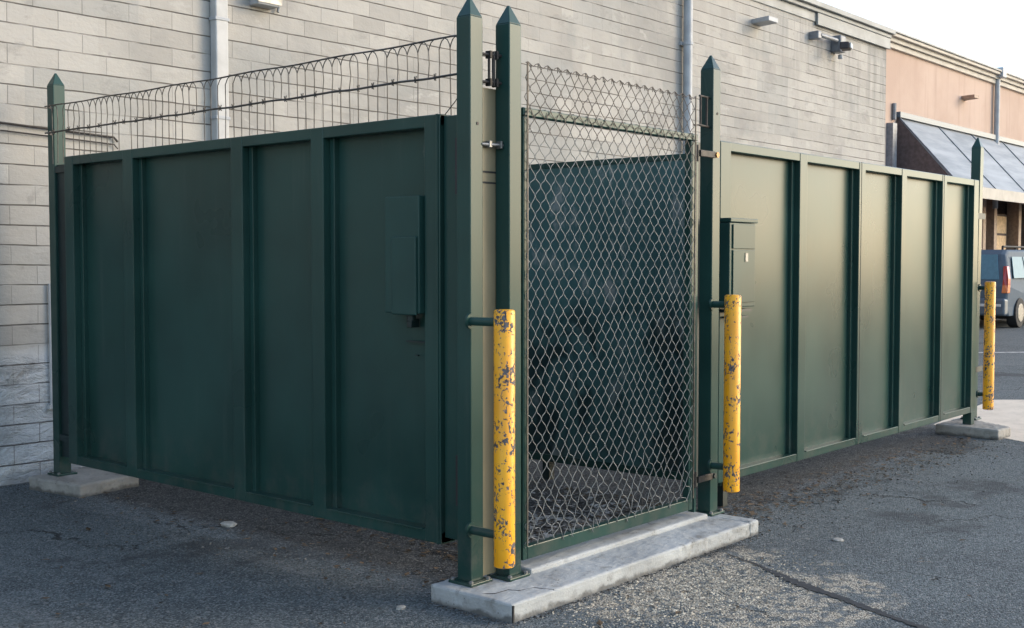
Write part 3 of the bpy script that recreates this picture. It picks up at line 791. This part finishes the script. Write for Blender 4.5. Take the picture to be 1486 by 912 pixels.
m = MB(); m.prism([(31.5, PY+.02, 5.82), (31.85, PY+.02, 5.82), (31.85, PY+.02, 5.90), (31.5, PY+.02, 5.90)], (-.12, -.40, -.0)); obj('scupper', m, 'tanwood', pb)
m = MB(); m.tube([(26.95, PY-.05, 4.85), (26.95, PY-.05, 5.24)], .05, 8); obj('vent_pipe', m, 'lamp', pb)
m = MB(); m.box(26.62, 26.86, PY-.16, PY, 3.2, 4.75); obj('wall_cabinet', m, 'lamp', pb)
m = MB(); m.box(31.75, 32.35, PY+.9, PY+1.5, 6.4, 7.30); rv = obj('roof_vent', m, 'white', pb, .05)
m = MB(); m.box(31.45, 31.72, PY+.95, PY+1.2, 6.4, 7.12); obj('flue', m, 'lamp', rv)
# storefront
m = MB(); m.box(33.3, 44.2, PY+.35, PY+.40, .35, 3.3); obj('shop_window', m, 'shopglass', pb)
m = MB(); m.box(33.3, 44.2, PY+.2, PY+.5, 0, .35); obj('stall_riser', m, 'brown', pb)
for x in (33.42, 34.34, 36.52, 38.6, 40.7, 42.6, 44.0):
    m = MB(); m.box(x-.12, x+.12, PY-.02, PY+.34, 0, 3.3); obj('column', m, 'tanwood', pb, .01)
wf = MB(); wf.box(35.14, 36.26, PY+.28, PY+.345, 1.15, 2.90)
w = obj('window', wf, 'brown', pb)
m = MB(); m.box(35.22, 36.16, PY+.262, PY+.279, 2.34, 2.84); m.box(35.22, 36.16, PY+.262, PY+.279, 1.22, 2.27); obj('lit_panel', m, 'lit_panel', w)  # lit shop window painted as tan panels

aw = thing('shop_awning', (33, 10.6, 3.2), 'sloping grey sheet awning with dark brown end over the shop front', 'awning')
AX0, AX1 = 27.2, 45.0; wt_, wz, fy, fz = PY-.03, 4.95, 9.68, 3.27
m = MB(); m.prism([(AX0, wt_, wz), (AX0, fy, fz), (AX0, fy, fz-.05), (AX0, wt_, wz-.05)], (AX1-AX0, 0, 0)); obj('canopy', m, 'awning', aw)
m = MB(); m.prism([(AX0-.02, wt_, wz-.01), (AX0-.02, fy+.04, fz-.03), (AX0-.02, fy+.04, 3.0), (AX0-.02, wt_, 3.0)], (.018, 0, 0)); obj('end_panel', m, 'brown', aw)
m = MB(); m.box(AX0, AX1, fy-.02, fy+.01, 3.02, 3.29); obj('valance', m, 'cream', aw)
for x in (AX0, 29.7, 32.1, 34.6, 37.1, 39.6, 42.1, AX1-.06):
    m = MB(); m.prism([(x, wt_, wz+.035), (x, fy, fz+.035), (x, fy, fz-.01), (x, wt_, wz-.01)], (.06, 0, 0)); obj('rib', m, 'lamp', aw)
m = MB(); m.box(AX0-.05, AX1, PY-.12, PY, 4.93, 5.06); obj('flashing', m, 'carblue_low', aw)

# ------------------------------------------------------------------ cars
def wheel(name_parent, x, y, r, w):
    m = MB(); m.tube([(x, y-w/2, r), (x, y-w/2+.02, r), (x, y+w/2-.02, r), (x, y+w/2, r)], r, 20)
    t = obj('wheel', m, 'rubber', name_parent, .02)
    m = MB(); m.tube([(x, y-w/2-.012, r), (x, y+w/2+.012, r)], r*.62, 14); obj('rim', m, 'steel', t, .01)
def car(x0, y0, label, paint, low, L=4.7, Wd=1.82, H=1.77, name='parked_suv', cat='car'):
    """rear at x0, right flank at y0, nose towards +x"""
    t = thing(name, (x0+L/2, y0+Wd/2, 0), label, cat)
    ym = y0+Wd/2
    # body: side profile lofted over the width, narrower at the roof
    prof = [(.0, .48), (-.02, .95), (.04, 1.12), (.22, H-.10), (.42, H), (2.3, H+.01), (2.75, H-.06), (3.45, 1.12), (L-.25, .98), (L-.02, .78), (L, .42), (L-.3, .26), (.2, .28)]
    m = MB()
    def half(z): return Wd/2-(.04 if z < .5 else 0)-max(0, z-1.05)*.20
    cols = [-1.0, -.965, -.86, 0, .86, .965, 1.0]
    drop = [.05, .018, .0, .0, .0, .018, .05]
    cin = [.07, .02, 0, -.015, 0, .02, .07]
    n = len(prof); b = len(m.v)
    for c_, dz, dxx in zip(cols, drop, cin):
        for px, pz in prof:
            sx_ = 1 if px < L/2 else -1
            m.v.append((x0+px+sx_*dxx, ym+c_*half(pz), pz-(dz if pz > 1.2 else 0)))
    for i in range(len(cols)-1):
        for j in range(n):
            k = (j+1) % n; m.f.append((b+i*n+j, b+i*n+k, b+(i+1)*n+k, b+(i+1)*n+j))
    m.f.append(tuple(b+j for j in reversed(range(n)))); m.f.append(tuple(b+(len(cols)-1)*n+j for j in range(n)))
    obj('body', m, paint, t, .02, smooth=False)
    # rear window
    m = MB(); yw = Wd/2-.20
    m.prism([(x0+.035, ym-yw, 1.10), (x0+.035, ym+yw, 1.10), (x0+.205, ym+yw-.10, H-.11), (x0+.205, ym-yw+.10, H-.11)], (-.022, 0, .0)); obj('rear_window', m, 'carglass', t, .008)
    for s in (-1, 1):
        yy = lambda z: ym+s*(half(z)+.004)
        for a0, a1, nm in ((.42, 1.25, 'rear_side_window'), (1.33, 2.2, 'door_window'), (2.28, 3.0, 'front_door_window')):
            zt_ = H-.16; xs = .12 if a0 < .5 else .0; xe = .32 if a0 > 2 else 0
            m = MB(); m.prism([(x0+a0, yy(1.13), 1.13), (x0+a1+xe*.6, yy(1.13), 1.13), (x0+a1-xe*.4, yy(zt_), zt_), (x0+a0+xs, yy(zt_), zt_)], (0, s*.01, 0)); obj(nm, m, 'carglass', t)
        m = MB(); m.prism([(x0-.03, ym+s*(Wd/2-.13), .80), (x0-.03, ym+s*(Wd/2+.006), .80), (x0+.0, ym+s*(Wd/2+.004), 1.12), (x0+.10, ym+s*(half(1.4)+.006), 1.40), (x0+.10, ym+s*(half(1.4)-.07), 1.40), (x0+.0, ym+s*(Wd/2-.11), 1.12)], (.17, 0, 0)); obj('tail_light', m, 'tail', t, .012)
        m = MB(); m.tube([(x0+.5, ym+s*.62, H+.07), (x0+2.4, ym+s*.62, H+.07)], .025, 8)
        for q in (.5, 1.4, 2.35): m.tube([(x0+q, ym+s*.62, H-.02), (x0+q, ym+s*.62, H+.07)], .025, 8)
        obj('roof_rail', m, 'dark', t)
    m = MB(); m.box(x0-.13, x0+.12, y0+.02, y0+Wd-.02, .30, .68); obj('rear_bumper', m, low, t, .05, seg=3)
    m = MB(); m.box(x0-.145, x0-.125, y0+.10, y0+Wd-.10, .50, .56); obj('bumper_strip', m, 'carwhite', t, .005)
    m = MB(); m.box(x0-.03, x0+.0, ym-.28, ym+.28, .78, .93); obj('plate_recess', m, 'dark', t)
    m = MB(); m.box(x0+.6, x0+L-.6, y0+.15, y0+Wd-.15, .2, .3); obj('underbody', m, 'dark', t)
    for xx in (x0+.88, x0+L-.92):
        for yy_ in (y0+.10, y0+Wd-.10): wheel(t, xx, yy_, .34, .22)
    return t
car(26.75, 8.42, 'blue silver parked suv seen from behind beside the far bollard', 'carblue', 'carblue_low')
car(33.6, 8.0, 'pale silver van parked ahead of the blue suv under the awning', 'carwhite', 'carwhite', L=4.9, Wd=1.95, H=2.0, name='parked_van', cat='van')

# ------------------------------------------------------------------ light, sky
AZ, EL = -42.0, 21.0
sv = Vector((math.cos(R(EL))*math.cos(R(AZ)), math.cos(R(EL))*math.sin(R(AZ)), math.sin(R(EL))))
ld = bpy.data.lights.new('sun', 'SUN'); ld.energy = .5; ld.angle = R(20); ld.color = (1.0, .76, .46)
lo = bpy.data.objects.new('sun', ld); COL.objects.link(lo); lo.rotation_euler = (-sv).to_track_quat('-Z', 'Y').to_euler(); lo.location = sv*40
w = bpy.data.worlds.new('World'); scene.world = w; w.use_nodes = True
nt = w.node_tree; bg = nt.nodes['Background']
sk = nt.nodes.new('ShaderNodeTexSky'); sk.sky_type = 'NISHITA'; sk.sun_disc = False
sk.sun_elevation = R(EL); sk.sun_rotation = R(90-AZ); sk.air_density = 1.0; sk.dust_density = .9; sk.ozone_density = 1.4
hs = nt.nodes.new('ShaderNodeHueSaturation'); hs.inputs['Saturation'].default_value = .85
nt.links.new(sk.outputs[0], hs.inputs['Color']); nt.links.new(hs.outputs[0], bg.inputs['Color'])
bg.inputs['Strength'].default_value = .15

# ------------------------------------------------------------------ camera
cd = bpy.data.cameras.new('camera'); co = bpy.data.objects.new('camera', cd); COL.objects.link(co)
cd.sensor_width = 36; cd.lens = 1690.5/1486*36; cd.clip_end = 600; cd.clip_start = .05
co.location = (0, 0, 1.5)
co.rotation_euler = Vector((.75926, .649235, -.044911)).to_track_quat('-Z', 'Y').to_euler()
scene.camera = co
scene.view_settings.view_transform = 'Standard'; scene.view_settings.look = 'None'
scene.view_settings.exposure = 1.62; scene.view_settings.gamma = 1.0; scene.view_settings.use_curve_mapping = False
scene.render.engine = 'CYCLES'; scene.cycles.use_denoising = True; scene.cycles.max_bounces = 8
